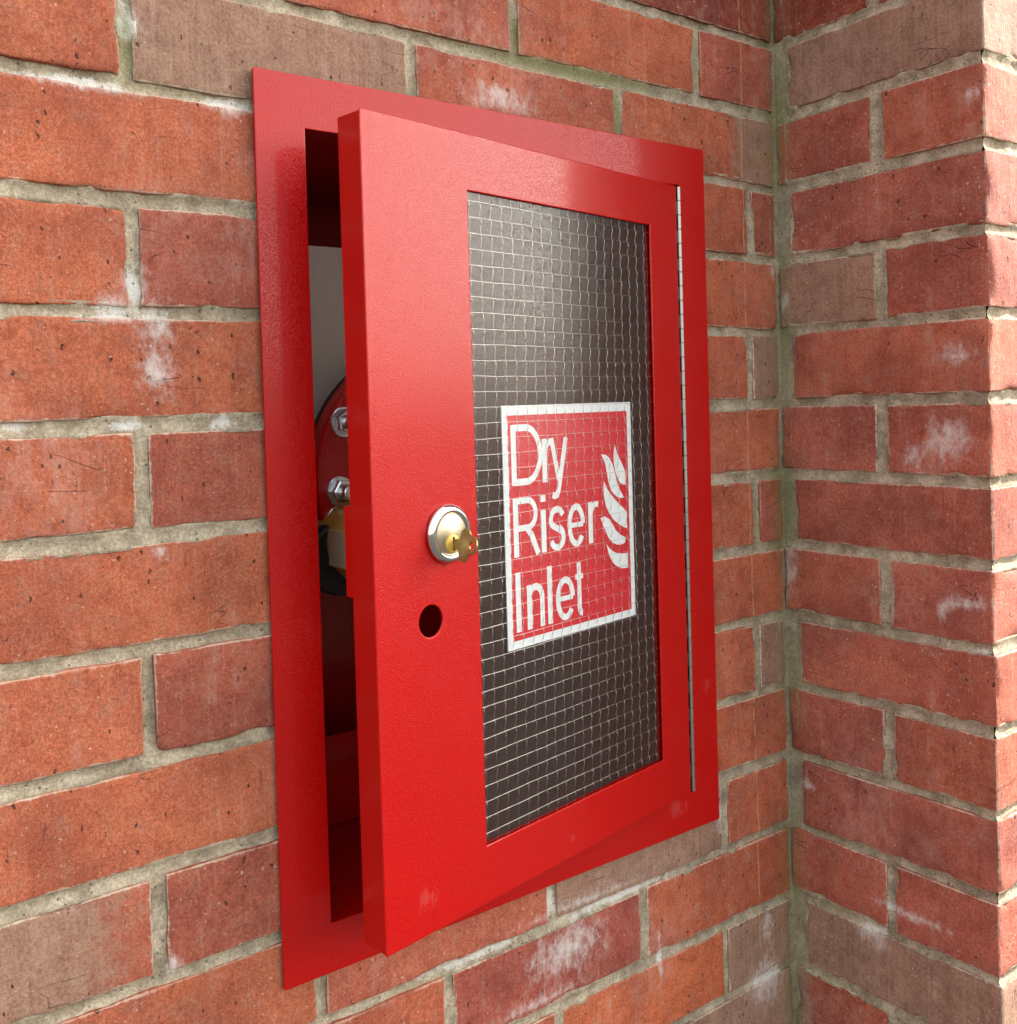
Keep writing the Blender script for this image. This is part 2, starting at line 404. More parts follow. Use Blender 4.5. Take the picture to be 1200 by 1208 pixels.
# ------------------------------------------------------------------ bricks
def marks(n, r, step):
    """sample positions across a length: dense at both ends"""
    k = max(2, int(round((n - 12) / step)))
    mid = list(np.linspace(6, n - 6, k + 1))
    return np.array([0, .9, 2.2, 3.8] + mid + [n - 3.8, n - 2.2, n - .9, n])

def brick_mesh(lo, hi, seed, step=8.5, r=1.5, wall='main', grey=None, open_back=None):
    lo = np.array(lo, float); hi = np.array(hi, float); L = hi - lo
    ax = [marks(L[i], r, step if L[i] > 40 else 8) for i in range(3)]
    n = [len(a) for a in ax]; idx = {}; P = []; F = []
    def vid(i, j, k):
        t = (i, j, k)
        if t not in idx: idx[t] = len(P); P.append((ax[0][i], ax[1][j], ax[2][k]))
        return idx[t]
    for d in range(3):
        a, b = (d + 1) % 3, (d + 2) % 3
        for side in (0, n[d] - 1):
            if open_back == (d, side > 0): continue
            for i in range(n[a] - 1):
                for j in range(n[b] - 1):
                    q = []
                    for (di, dj) in ((0, 0), (1, 0), (1, 1), (0, 1)):
                        t = [0, 0, 0]; t[d] = side; t[a] = i + di; t[b] = j + dj; q.append(vid(*t))
                    F.append(tuple(q) if side else tuple(q[::-1]))
    P = np.array(P)
    inner = np.clip(P, r, L - r); v = P - inner; ln = np.linalg.norm(v, axis=1, keepdims=True); ln[ln == 0] = 1
    nr = v / ln
    W = lo + inner + nr * r
    c = (lo + hi) / 2
    # uneven outline and face
    sv = Vector((seed * 7.13, seed * 3.7, seed * 1.9))
    edge = np.minimum(np.sort(np.minimum(P, L - P), axis=1)[:, 1], 30)
    D = np.empty(len(P))
    for i, p in enumerate(W):
        q = Vector(p)
        D[i] = noise.noise(q * .018 + sv) * 1.1 + noise.noise(q * .075 + sv) * .75 + noise.noise(q * .22 + sv) * .5
        if edge[i] < 6:
            t = noise.noise(q * .05 - sv)
            th, am = (.10, 9.) if wall == 'pier' else (.20, 7.)
            if t > th: D[i] -= (t - th) * am * (1 - edge[i] / 6)
    W = W + nr * D[:, None]
    # slight lean of the whole brick
    rr = random.Random(seed)
    W += np.array([rr.uniform(-.5, .5), rr.uniform(-1.1, .9) if wall == 'main' else rr.uniform(-.4, .4), 0])
    t = W - c; W = W + np.outer(t[:, 0], [0, 0, rr.uniform(-.006, .006)]) + np.outer(t[:, 1], [0, 0, rr.uniform(-.005, .005)])
    if wall == 'main':
        wh = gauss(WH_MAIN, W[:, 0], W[:, 2]); al = algae_main(W[:, 0], W[:, 2])
    else:
        f = W[:, 1] > -214
        wh = gauss(WH_RET, W[:, 1], W[:, 2]) * (W[:, 0] < 30); al = algae_ret(W[:, 1], W[:, 2]) * (W[:, 0] < 30)
        if wall == 'pier':
            wh = np.maximum(wh, (W[:, 1] < -213) * .12)
    gy = np.zeros(len(W))
    if grey is not None:
        full, gx, gw = grey                       # full brick, or only around gx (mm along the face) within gw
        u = W[:, 0] if wall == 'main' else W[:, 1]
        gy = np.full(len(W), 1.) if full else np.exp(-((u - gx) / gw) ** 2)
    dm = np.minimum(P, L - P); fe = np.exp(-np.sort(dm, axis=1)[:, 1] / 3.2)
    return W, F, c, dict(white=wh, algae=al, grey=gy, edge=fe)

TINTS = [(.41, .113, .067), (.365, .102, .066), (.44, .127, .068), (.395, .118, .078), (.37, .100, .066), (.43, .117, .062)]
def add_brick(parent, lo, hi, seed, wall='main', grey=None, tint=None, step=8.5, open_back=None):
    W, F, c, at = brick_mesh(lo, hi, seed, step, 1.5, wall, grey, open_back)
    o = part('brick', W, F, BRICK, parent, c, True, at)
    t = tint or TINTS[seed % 6]
    k = random.Random(seed * 3 + 1).uniform(.93, 1.08)
    o.color = (t[0] * k, t[1] * k, t[2] * k, 1)
    return o

main = thing('brick_wall', 'weathered red brick wall with the red cabinet set into it', 'wall', (0, 0, -ZO))
pier = thing('brick_pier', 'projecting red brick pier at the right corner, its front face in sunlight', 'pier', (10, -100, -ZO))

OX0, OX1, OZ0, OZ1 = -556, -142, -607, -6          # hole in the wall for the cabinet body
def main_joints(r):
    if r == 1 or (r > 2 and r % 2): J = [-113, -342, -562, -787]
    elif r in (-1, -3, -5, -7): J = [(-37.5, -41.4, -38.7, -40.1)[(-1 - r) // 2], -265, -337, -562, -787]
    elif r == -9: J = [-98, -328.5, -554, -779]
    elif r == -10: J = [-216.7, -440, -665]
    elif r < -10: J = [-100.5, -325, -550, -775] if r % 2 else [-216.7, -440, -665]
    else: J = [-222.5, -449.5, -674.5]
    while J[-1] > -2400: J.append(J[-1] - 225)
    return J
GREY_MAIN = {(0, 2): (True, 0, 0), (-9, 1): (True, 0, 0), (-11, 0): (True, 0, 0), (-12, 0): (True, 0, 0), (-8, 3): (False, -790, 105), (0, 0): (False, -10, 60), (-7, 0): (True, 0, 0), (-3, 0): (True, 0, 0)}
TINT_MAIN = {(2, 0): (.24, .052, .034), (-11, 1): (.50, .130, .058), (-10, 0): (.44, .115, .060), (-10, 1): (.37, .092, .066), (-10, 2): (.43, .112, .062), (-8, 3): (.40, .115, .07), (-9, 2): (.43, .12, .075)}
FIRST, LAST, LEFT = -14, 4, -1250
far = MB()
seed = 1
for r in range(-18, 11):
    z0, z1 = 75 * r + 5, 75 * r + 70
    J = [0] + main_joints(r)
    for i in range(len(J) - 1):
        x1 = J[i] - (5 if i else -4.0); x0 = J[i + 1] + 5
        if r < FIRST or r > LAST or x0 < LEFT:
            far.box((x0, 0, z0), (x1 - x0, 0, 0), (0, 30, 0), (0, 0, z1 - z0)); continue
        seed += 1
        rr = random.Random(seed)
        a0, a1, b0, b1 = x0 + rr.uniform(-1.5, 1), x1 + rr.uniform(-1, 1.5), z0 + rr.uniform(-1.8, 1.), z1 + rr.uniform(-1., 1.4)
        if i == 0: a1 = x1
        spans = [(a0, a1, b0, b1)]
        if b1 > OZ0 and b0 < OZ1 and a1 > OX0 and a0 < OX1:      # cut to the hole
            spans = []
            if b0 < OZ0 - 8: spans.append((a0, a1, b0, OZ0))
            elif b1 > OZ1 + 8: spans.append((a0, a1, OZ1, b1))
            else:
                if a0 < OX0 - 8: spans.append((a0, OX0, b0, b1))
                if a1 > OX1 + 8: spans.append((OX1, a1, b0, b1))
        for (p0, p1, q0, q1) in spans:
            add_brick(main, (p0, 0, q0), (p1, 34, q1), seed, 'main', GREY_MAIN.get((r, i)), TINT_MAIN.get((r, i)), open_back=(1, True))
fo = far.build('distant_bricks', BRICK, main, (0, 0, 0)); fo['kind'] = 'stuff'; fo.color = (.40, .10, .06, 1)

# pier: return face at x = 10, front face at y = -215.5
GREY_RET = {1: (True, 0, 0), -11: (True, 0, 0)}
farp = MB()
for r in range(-18, 11):
    z0, z1 = 75 * r + 5, 75 * r + 70
    half = (r % 2 == 0)
    X = 10
    if half:
        items = [((X, -106.5, z0), (X + 102, 2, z1)), ((X, -215.5, z0), (X + 215, -118.5, z1))]
        nx = X + 225
    else:
        items = [((X, -215.5, z0), (X + 102, -13.5, z1))]
        nx = X + 112
    while nx < 700:
        items.append(((nx, -215.5, z0), (nx + 215, -113, z1))); nx += 225
    for k, (lo, hi) in enumerate(items):
        if r < FIRST or r > LAST or lo[0] > 240:
            farp.box(lo, (hi[0] - lo[0], 0, 0), (0, hi[1] - lo[1], 0), (0, 0, z1 - z0)); continue
        seed += 1
        rr = random.Random(seed)
        lo = (lo[0] + rr.uniform(-.8, .8), lo[1] + (rr.uniform(-.8, .8)), lo[2] + rr.uniform(-1.8, 1)); hi = (hi[0], hi[1] + rr.uniform(-1.5, 1.), hi[2] + rr.uniform(-1, 1.4))
        gy = GREY_RET.get(r) if k == 0 else None
        if r == -2 and k == 0: gy = (True, 0, 0)
        if r == -12 and k == 0: gy = (False, 0, 20)
        t = None
        if r == 2: t = (.27, .058, .036)
        elif gy is None: t = [(.40, .112, .074), (.37, .104, .072), (.42, .122, .076), (.39, .114, .082)][seed % 4]
        add_brick(pier, lo, hi, seed, 'pier', gy, t)
fo = farp.build('distant_bricks', BRICK, pier, (10, -215.5, 0)); fo['kind'] = 'stuff'; fo.color = (.40, .10, .06, 1)

# ------------------------------------------------------------------ mortar, tooled into the joints
def vnoise(a, b, f, s):
    """cheap smooth value noise on arrays"""
    rs = np.random.RandomState(s); T = rs.rand(128, 128)
    x = a * f + 1000; y = b * f + 1000
    xi = np.floor(x).astype(int); yi = np.floor(y).astype(int); fx = x - xi; fy = y - yi
    fx = fx * fx * (3 - 2 * fx); fy = fy * fy * (3 - 2 * fy)
    g = lambda i, j: T[i % 128, j % 128]
    return (g(xi, yi) * (1 - fx) + g(xi + 1, yi) * fx) * (1 - fy) + (g(xi, yi + 1) * (1 - fx) + g(xi + 1, yi + 1) * fx) * fy - .5

UMAX = [2.5]
def joint_depth(u, z, joints_of_row):
    u = np.minimum(u, UMAX[0]); dz = np.abs(np.mod(z + 37.5, 75) - 37.5)
    d = dz.copy(); rows = np.floor(z / 75).astype(int)
    for r in np.unique(rows):
        m = rows == r; J = np.array(joints_of_row(int(r)), float)
        dd = np.min(np.abs(u[m][:, None] - J[None, :]), axis=1); d[m] = np.minimum(d[m], dd)
    base = 1.0 + 2.3 * (1 - np.clip(d / 6.5, 0, 1) ** 2)
    base += vnoise(u, z, .035, 3) * 1.8 + vnoise(u, z, .14, 4) * 1.3 + vnoise(u, z, .4, 5) * .7
    base = np.maximum(base, .2); base += np.clip((d - 7.5) / 2.5, 0, 1) * 8          # well behind the brick faces
    return base

def mortar_sheet(u0, u1, z0, z1, step, jor, place, parent, hole=None, attrs=None):
    U = np.arange(u0, u1 + step / 2, step); Z = np.arange(z0, z1 + step / 2, step)
    uu, zz = np.meshgrid(U, Z); u = uu.ravel(); z = zz.ravel()
    d = joint_depth(u, z, jor)
    V = place(u, z, d)
    nu, nz = len(U), len(Z)
    i, j = np.meshgrid(np.arange(nu - 1), np.arange(nz - 1)); a = (j * nu + i).ravel()
    if hole:
        um = u[a] + step / 2; zm = z[a] + step / 2
        a = a[~((um > hole[0]) & (um < hole[1]) & (zm > hole[2]) & (zm < hole[3]))]
    F = np.stack([a, a + 1, a + 1 + nu, a + nu], axis=1)
    me = bpy.data.meshes.new('mortar'); og = np.array(wloc(parent))
    co = ((V - og) / 1000).astype(np.float32)
    me.vertices.add(len(co)); me.vertices.foreach_set('co', co.ravel())
    me.loops.add(F.size); me.loops.foreach_set('vertex_index', F.ravel().astype(np.int32))
    me.polygons.add(len(F)); me.polygons.foreach_set('loop_start', np.arange(0, F.size, 4, dtype=np.int32))
    me.polygons.foreach_set('use_smooth', np.ones(len(F), dtype=bool))
    me.update(); me.validate(); me.materials.append(MORTAR)
    for k, fn in attrs.items():
        at = me.attributes.new(k, 'FLOAT', 'POINT'); at.data.foreach_set('value', fn(u, z).astype(np.float32))
    o = bpy.data.objects.new('mortar', me); link(o, parent, og)
    return o

A_main = dict(white=lambda u, z: gauss(WH_MAIN, u, z), algae=algae_main)
pm = lambda u, z, d: np.stack([u, d, z], axis=1)
mortar_sheet(-1000, 20, -960, 300, 2.6, lambda r: [2.5] + main_joints(r), pm, main, (OX0 + 4, OX1 - 4, OZ0 + 4, OZ1 - 4), A_main)
zero = dict(white=lambda u, z: u * 0, algae=lambda u, z: u * 0 + .1)
for box in ((-2400, -1000, -1350, 825), (-1000, 11, -1350, -960), (-1000, 11, 300, 825)):
    mortar_sheet(box[0], box[1], box[2], box[3], 14, lambda r: [2.5] + main_joints(r), pm, main, None, zero)
UMAX[0] = -3
A_ret = dict(white=lambda u, z: gauss(WH_RET, u, z), algae=algae_ret)
def ret_joints(r): return [-3, -112.5] if r % 2 == 0 else [-3, -6, -9]
def pr(u, z, d): return np.stack([10 + d, u, z], axis=1)
mortar_sheet(-212, 6, -960, 300, 2.6, ret_joints, pr, pier, None, A_ret)
def front_joints(r): return [10 + 220 + 225 * k for k in range(5)] if r % 2 == 0 else [10 + 107 + 225 * k for k in range(5)]
def pf(u, z, d): return np.stack([u, -215.5 + d, z], axis=1)
UMAX[0] = 9e9
A_fr = dict(white=lambda u, z: u * 0 + .3, algae=lambda u, z: u * 0)
mortar_sheet(13, 260, -960, 300, 2.6, front_joints, pf, pier, None, A_fr)
for box in ((260, 700, -1350, 825), (13, 260, -1350, -960), (13, 260, 300, 825)):
    mortar_sheet(box[0], box[1], box[2], box[3], 14, front_joints, pf, pier, None, zero)
UMAX[0] = -3
for zz in ((-1350, -960), (300, 825)):
    mortar_sheet(-212, 6, zz[0], zz[1], 14, ret_joints, pr, pier, None, zero)

mb = MB(); mb.box((26, -196, -1385), (674, 0, 0), (0, 420, 0), (0, 0, 2205)); mb.build('wall_core', MORTAR, pier)

# ------------------------------------------------------------------ the cabinet
cab = thing('riser_cabinet', 'red steel dry riser inlet cabinet with wired glass door ajar', 'cabinet', (-349, 0, -306))
FX0, FX1, FZ0, FZ1 = -586.5, -113, -636.5, 25.3         # flange outline
IX0, IX1, IZ0, IZ1 = -548.3, -147.5, -601, -11.8        # opening
def rrect(x0, x1, z0, z1, r, n=4):
    out = []
    for (cx, cz, a) in ((x1 - r, z1 - r, 0), (x0 + r, z1 - r, 90), (x0 + r, z0 + r, 180), (x1 - r, z0 + r, 270)):
        for k in range(n + 1):
            t = R(a + 90 * k / n); out.append((cx + r * math.cos(t), cz + r * math.sin(t)))
    return out
def dense(L, step):
    out = []
    for i, p in enumerate(L):
        q = L[(i + 1) % len(L)]; d = math.hypot(q[0] - p[0], q[1] - p[1]); k = max(1, int(d / step))
        out += [(p[0] + (q[0] - p[0]) * j / k, p[1] + (q[1] - p[1]) * j / k) for j in range(k)]
    return out
# surround: four mitred strips in one mesh, finely gridded so that scuffs can sit on it
V, F = sheet([rrect(FX0, FX1, FZ0, FZ1, 1.2), rrect(IX0, IX1, IZ0, IZ1, 1.0)], 2.6, .7, lambda a, b, c: (a, -3.4 - c, b), 2)
fr = part('surround_frame', V, F, RED, cab, (-349, -3.4, -306))
# liner: thin sheet walls of the box behind the opening
mb = MB(); D = 250; t = 1.6; e = .8
mb.box((IX0 - e - t, -2.2, IZ0 - e - t), (t, 0, 0), (0, D, 0), (0, 0, IZ1 - IZ0 + 2 * e + 2 * t))
mb.box((IX1 + e, -2.2, IZ0 - e - t), (t, 0, 0), (0, D, 0), (0, 0, IZ1 - IZ0 + 2 * e + 2 * t))
mb.box((IX0 - e, -2.2, IZ1 + e), (IX1 - IX0 + 2 * e, 0, 0), (0, D, 0), (0, 0, t))
mb.box((IX0 - e, -2.2, IZ0 - e - t), (IX1 - IX0 + 2 * e, 0, 0), (0, D, 0), (0, 0, t))
mb.build('box_liner', RED, cab)
mb = MB(); mb.box((IX0 - e, D - 4, IZ0 - e), (IX1 - IX0 + 2 * e, 0, 0), (0, 1.6, 0), (0, 0, IZ1 - IZ0 + 2 * e))
mb.build('back_panel', RED, cab)
mb = MB(); mb.box((IX0 + 2, 122, -260), (IX1 - IX0 - 4, 0, 0), (0, 2, 0), (0, 0, 186))
mb.build('backing_board', GREY, cab)
mb = MB(); mb.box((IX0 + 1, 150, IZ0 + 1), (IX1 - IX0 - 2, 0, 0), (0, 1.5, 0), (0, 0, 82))
mb.build('drip_tray', RED, cab)

# door: tray of folded sheet, hinged on its right edge
TH = R(9.6); H = np.array([-152.8, -6.0, 0.]); E1 = np.array([-math.cos(TH), -math.sin(TH), 0]); N1 = np.array([math.sin(TH), -math.cos(TH), 0])
def dr(s, z, off=0.):
    """door coordinates: s from the hinge, z, off outward from the face"""
    return tuple(H + E1 * s + N1 * off + np.array([0, 0, z]))
S0, S1, DZ0, DZ1 = 3.0, 392.5, -598.6, -14.6
WX0, WX1, WZ0, WZ1 = 46.8, 290.3, -556.5, -55.3
door = bpy.data.objects.new('door', None); door.empty_display_size = .05; link(door, cab, dr(0, DZ0))
fd = lambda a, b, c: dr(a, b, -1.0 + c)
V, F = sheet([rrect(S0, S1, DZ0, DZ1, 1.1), rrect(WX0, WX1, WZ0, WZ1, .5), ngon(341, -373.8, 12.6, 40)], 2.0, .95, fd, 2)
part('door_panel', V, F, RED, door)
mb = MB(); d0, d1 = -1.9, -25
def dbox(mbx, s0, s1, z0, z1, o0, o1):
    mbx.box(dr(s0, z0, o0), E1 * (s1 - s0), np.array([0, 0, z1 - z0]), N1 * (o1 - o0))
dbox(mb, S1 - 1.7, S1 - .2, DZ0 + .2, DZ1 - .2, d0, d1)
dbox(mb, S0 + .2, S0 + 1.7, DZ0 + .2, DZ1 - .2, d0, d1 + 8)
dbox(mb, S0 + 1.7, S1 - 1.7, DZ1 - 1.7, DZ1 - .2, d0, d1)
dbox(mb, S0 + 1.7, S1 - 1.7, DZ0 + .2, DZ0 + 1.7, d0, d1)
dbox(mb, S1 - 14, S1 - 1.7, DZ0 + 1.7, DZ1 - 1.7, d1, d1 + 1.5)
mb.build('door_edge', RED, door)
mb = MB(); dbox(mb, S1 - 4.2, S1 - 1.72, -352, -287, -8, -34); mb.build('lock_bracket', RED, door)
# glass, retaining lip, wires
mb = MB(); dbox(mb, WX0 - 9, WX1 + 9, WZ0 - 9, WZ1 + 9, -2.4, -5.6); mb.build('glass_pane', GLASS, door)
mb = MB()
for (a, b, c, d) in ((WX0 - 10, WX0 - .5, WZ0 - 10, WZ1 + 10), (WX1 + .5, WX1 + 10, WZ0 - 10, WZ1 + 10), (WX0, WX1, WZ0 - 10, WZ0 - .5), (WX0, WX1, WZ1 + .5, WZ1 + 10)):
    dbox(mb, a, b, c, d, -7.4, -5.9)
mb.build('glazing_bead', RED, door)
mb = MB(); dbox(mb, WX0 - 12, WX1 + 12, WZ0 - 12, WZ1 + 12, -9.2, -8.2); mb.build('added_obscuring_film', BACKING, door)  # added sheet: hides the inlet and passes soft light into the box
mb = MB(); p = 12.15; rw = random.Random(5)
nz = int((WZ1 - WZ0) / p); ns = int((WX1 - WX0) / p)
for k in range(nz + 1):
    z = WZ1 - 7 - k * p
    if z < WZ0 - 2: continue
    ph = rw.uniform(0, 6)
    pts = [dr(WX0 - 3 + (WX1 - WX0 + 6) * i / 40, z + .22 * math.sin(i * .33 + ph) + .1 * math.sin(i * .9 + k), -4.0) for i in range(41)]
    mb.tube(pts, .165, 5)
for k in range(ns + 1):
    s = WX1 - 6 - k * p
    if s < WX0 - 2: continue
    ph = rw.uniform(0, 6); sg = 1
    pts = []; rr_ = []
    m_ = (nz + 2) * 8
    for i in range(m_ + 1):
        z = WZ1 + 3 - (WZ1 - WZ0 + 6) * i / m_
        u = (WZ1 - 7 - z) / p
        rr_.append(.06 + .25 * max(0, math.sin((u % 1.) * math.pi * 1.0) if (u % 1.) < .5 else math.cos(((u % 1.) - .5) * math.pi / .8) if (u % 1.) < .9 else 0))
        pts.append(dr(s + .4 * math.sin(i * .11 + ph) + .32 * math.sin(u * 2 * math.pi + .6), z, -4.0 + .85 * math.sin(u * math.pi * 2)))
    mb.tube(pts, rr_, 5)
wm = mb.build('wire_mesh', WIRE, door, smooth=True); wm['kind'] = 'stuff'

# sign fixed to the back of the glass
def dsheet(loops, thick, bev, off, name, mat, label=None):
    V, F = sheet(loops, thick, bev, lambda a, b, c: dr(a, b, off + c), 1)
    return part(name, V, F, mat, door, None, False, None, label)
mb = MB(); dbox(mb, 78.3, 252.5, -414.2, -219.3, -6.6, -5.75); sgn = mb.build('sign_panel', WHITE, door)
sgn['label'] = 'red and white sign reading Dry Riser Inlet'
mb = MB(); dbox(mb, 84.3, 246.2, -407.7, -227.2, -5.9, -5.73); mb.build('sign_field', SIGNRED, door)
LAYER = [0]
lt = MB()
def stroke(pts, wd, closed=False):
    """thick polyline in door coordinates (s, z) with mitred joints"""
    LAYER[0] += 1; off = -5.70 + .003 * (LAYER[0] % 6)
    pts = [np.array(q, float) for q in pts]; n = len(pts); A = []; B = []
    for i in range(n):
        if closed: a, b = pts[i - 1], pts[(i + 1) % n]
        else: a, b = pts[max(i - 1, 0)], pts[min(i + 1, n - 1)]
        d1 = pts[i] - a; d2 = b - pts[i]
        d1 = d1 / np.linalg.norm(d1) if np.linalg.norm(d1) > 0 else None; d2 = d2 / np.linalg.norm(d2) if np.linalg.norm(d2) > 0 else None
        if d1 is None: d1 = d2
        if d2 is None: d2 = d1
        n1 = np.array([-d1[1], d1[0]]); n2 = np.array([-d2[1], d2[0]]); m_ = n1 + n2; m_ = m_ / np.linalg.norm(m_)
        k = wd / 2 / max(.5, m_ @ n1)
        A.append(pts[i] + m_ * k); B.append(pts[i] - m_ * k)
    V = [dr(q[0], q[1], off) for q in A] + [dr(q[0], q[1], off) for q in B]; F = []
    for i in range(n if closed else n - 1):
        j = (i + 1) % n; F.append((i, j, n + j, n + i))
    lt.add(V, F)
def arc(cx, cz, rx, rz, a0, a1, n=14):
    """angles in degrees, 0 = right in the picture, 90 = up"""
    return [(cx - rx * math.cos(R(a0 + (a1 - a0) * k / n)), cz + rz * math.sin(R(a0 + (a1 - a0) * k / n))) for k in range(n + 1)]
wv, wd = 6.1, 5.6
# D r y
b, cH, xH = -283.5, 48.5, 36.0
lD = 239.6
stroke([(lD, b), (lD, b + cH)], wv)
stroke([(lD, b + cH - 2.4), (lD - 15, b + cH - 2.4)] + arc(lD - 15, b + cH / 2, 17.5, cH / 2 - 2.4, 88, -88, 18) + [(lD - 15, b + 2.4), (lD, b + 2.4)], 5.5)
def let_r(l, b):
    stroke([(l, b), (l, b + xH)], wv); stroke([(l, b + xH - 13)] + arc(l - 9.0, b + xH - 13, 9.0, 10.6, 178, 75, 8), 5.2)
let_r(201.5, b)
stroke([(192.3, b + xH), (183.6, b + 1)], 5.3)
stroke([(173.0, b + xH), (184.4, b - 8)] + [(186.5, b - 11.5), (189.5, b - 12.3), (192.5, b - 11.2)], 5.3)
# R i s e r
b = -341.0; cH = 47.2
l = 239.3
stroke([(l, b), (l, b + cH)], wv)
stroke([(l, b + cH - 2.4), (l - 15, b + cH - 2.4)] + arc(l - 15, b + cH - 13.4, 9.6, 11.0, 88, -88, 12) + [(l - 15, b + cH - 24.4), (l, b + cH - 24.4)], 4.9)
stroke([(l - 13, b + cH - 24.4), (l - 19, b + 16), (l - 26.8, b)], 5.6)
l = 205.0
stroke([(l, b), (l, b + xH - 1)], wv); stroke([(l, b + cH - 5.5), (l, b + cH)], wv)
def let_s(c, b):
    w_ = 8.2; pts = arc(c, b + xH - 10.2, w_, 8.2, 20, 205, 10) + [(c + 5, b + xH - 15.6), (c - 4, b + xH - 20)] + arc(c, b + 10.2, w_, 8.2, 55, -165, 12)
    stroke(pts, 5.3)
let_s(187.6, b)
def let_e(c, b, w_=9.4):
    pts = [(c + w_, b + 18.0), (c - w_, b + 18.0)] + arc(c, b + xH / 2, w_, xH / 2 - 2.2, 0, 318, 22)
    stroke([(c + w_, b + 18.3), (c - w_, b + 18.3)], 4.2); stroke(arc(c, b + xH / 2, w_, xH / 2 - 2.2, 2, 322, 24), 5.4)
let_e(161.8, b); let_r(141.8, b)
# I n l e t
b = -401.2; cH = 48.0
stroke([(238.8, b), (238.8, b + cH)], wv)
l = 225.3
stroke([(l, b), (l, b + xH)], wv); stroke([(l, b + xH - 12)] + arc(l - 7.9, b + xH - 11.5, 7.9, 9.2, 170, 0, 12) + [(l - 15.8, b)], 5.6)
stroke([(199.4, b), (199.4, b + cH)], wv)
let_e(179.2, b, 10.0)
stroke([(160.2, b + 46), (160.2, b + 7)] + arc(156.4, b + 7, 3.8, 4.6, 180, 275, 5), 5.4); stroke([(165.2, b + xH - 2), (154.6, b + xH - 2)], 4.4)
lt.build('sign_lettering', WHITE, door)
FL = [[(123.9,-264.5),(117.5,-265.3),(112.1,-268.6),(107.8,-274),(105.1,-280.3),(102.6,-288),(100.0,-294.5),(91.7,-305.5),(97,-305.6),(102.4,-303.8),(107.5,-300.6),(111.5,-296),(114.6,-290),(116.2,-282.4),(118.6,-273)],
 [(104.1,-256.5),(100.8,-263.5),(97.0,-270.1),(92.5,-276),(89.0,-281.6),(88.2,-288),(88.6,-294),(92.5,-293.8),(97.2,-291.6),(101,-287),(103.8,-281.3),(105.6,-274),(105.8,-266)],
 [(121.3,-288.3),(117,-295),(111.7,-300.7),(105,-306.2),(98.8,-310.9),(93,-314.8),(88.3,-318.7),(88.1,-326),(88.6,-333.4),(94.5,-331.6),(100.5,-328.6),(108,-324),(114.4,-317.7),(119,-310.6),(121.6,-302),(122,-295)],
 [(127.8,-320.4),(121,-319.8),(114.6,-322.6),(110,-327.8),(105.6,-333.4),(98.5,-338.4),(90.5,-341.8),(92.3,-346.4),(98,-347.3),(104.3,-346.6),(110.4,-344.2),(115.8,-340),(121,-332)],
 [(119.8,-344.3),(115.5,-348.6),(110.2,-352.0),(104.9,-354.3),(97,-355.6),(88.4,-355.8),(88.4,-362.5),(88.8,-369.3),(95,-369.2),(101.4,-367.5),(108,-364.3),(113,-359.6),(117,-353)]]
mb = MB()
for k, f in enumerate(FL):
    V = [dr(a, c, -5.69) for a, c in f]; mb.add(V, [tuple(range(len(V)))])
em = mb.build('sign_flames', WHITE, door)

# lock in the door
LC = np.array(dr(321.8, -312.2, 0)); 
mb = MB(); mb.lathe(LC, N1, [(-12, 15.5), (0, 15.5), (0.02, 21.3), (1.2, 22.0), (3.2, 21.6), (5.2, 19.6), (5.9, 17.8), (5.5, 16.2), (4.2, 15.4), (3.8, 15.2)], 64, False)
mb.build('lock_collar', CHROME, door, LC, True)
mb = MB(); mb.lathe(LC, N1, [(3.0, 15.6), (4.3, 15.2), (5.0, 14.2), (5.15, 0.01)], 64, False)
mb.build('lock_face', NICKEL, door, LC, True)
KC = LC + np.array([0, 0, -7.0])
mb = MB(); mb.lathe(KC, N1, [(5.0, 7.1), (6.0, 7.0), (6.6, 6.4), (6.7, .01)], 40, False); mb.build('lock_plug', BRASS, door, KC, True)
mb = MB(); mb.box(KC + N1 * 6.6 - E1 * .9 + np.array([0, 0, -5.2]), E1 * 1.8, np.array([0, 0, 10.4]), N1 * .3); mb.build('keyway', DARK, door, KC)  # near-black slab on the plug; the slot's shade is put into its colour

# key standing in the lock
key = thing('door_key', 'small worn brass key left standing in the door lock', 'key', tuple(KC + N1 * 7))
UP = np.array([0, 0, 1.])
T = R(12)                                    # turned a little in the plug
KZ = UP * math.cos(T) + E1 * -math.sin(T); KX = E1 * math.cos(T) + UP * math.sin(T)
def kf(a, b, c):
    b *= 1.14 if a > 5 else 1.
    return tuple(KC + N1 * (7 + a) + KZ * b + KX * c)
out = [(-4, 3.4), (4.6, 3.4), (5.8, 4.2), (6.2, 6.4), (7.0, 8.6), (9.2, 10.2), (11.8, 10.3), (14.0, 8.9), (15.4, 6.8), (17.4, 5.6), (20.0, 5.2), (22.2, 3.4), (23.0, .4), (22.3, -2.6), (20.2, -4.8), (17.4, -5.4), (15.4, -6.8), (14.2, -9.2), (12.0, -10.8), (9.2, -10.6), (7.0, -8.8), (6.1, -6.4), (5.6, -4.2), (4.6, -3.4), (-4, -3.4)]
V, F = sheet([out, ngon(18.4, -.2, 2.9, 20)], 1.7, .3, kf, 1)
part('key_blank', V, F, OLDBRASS, key)

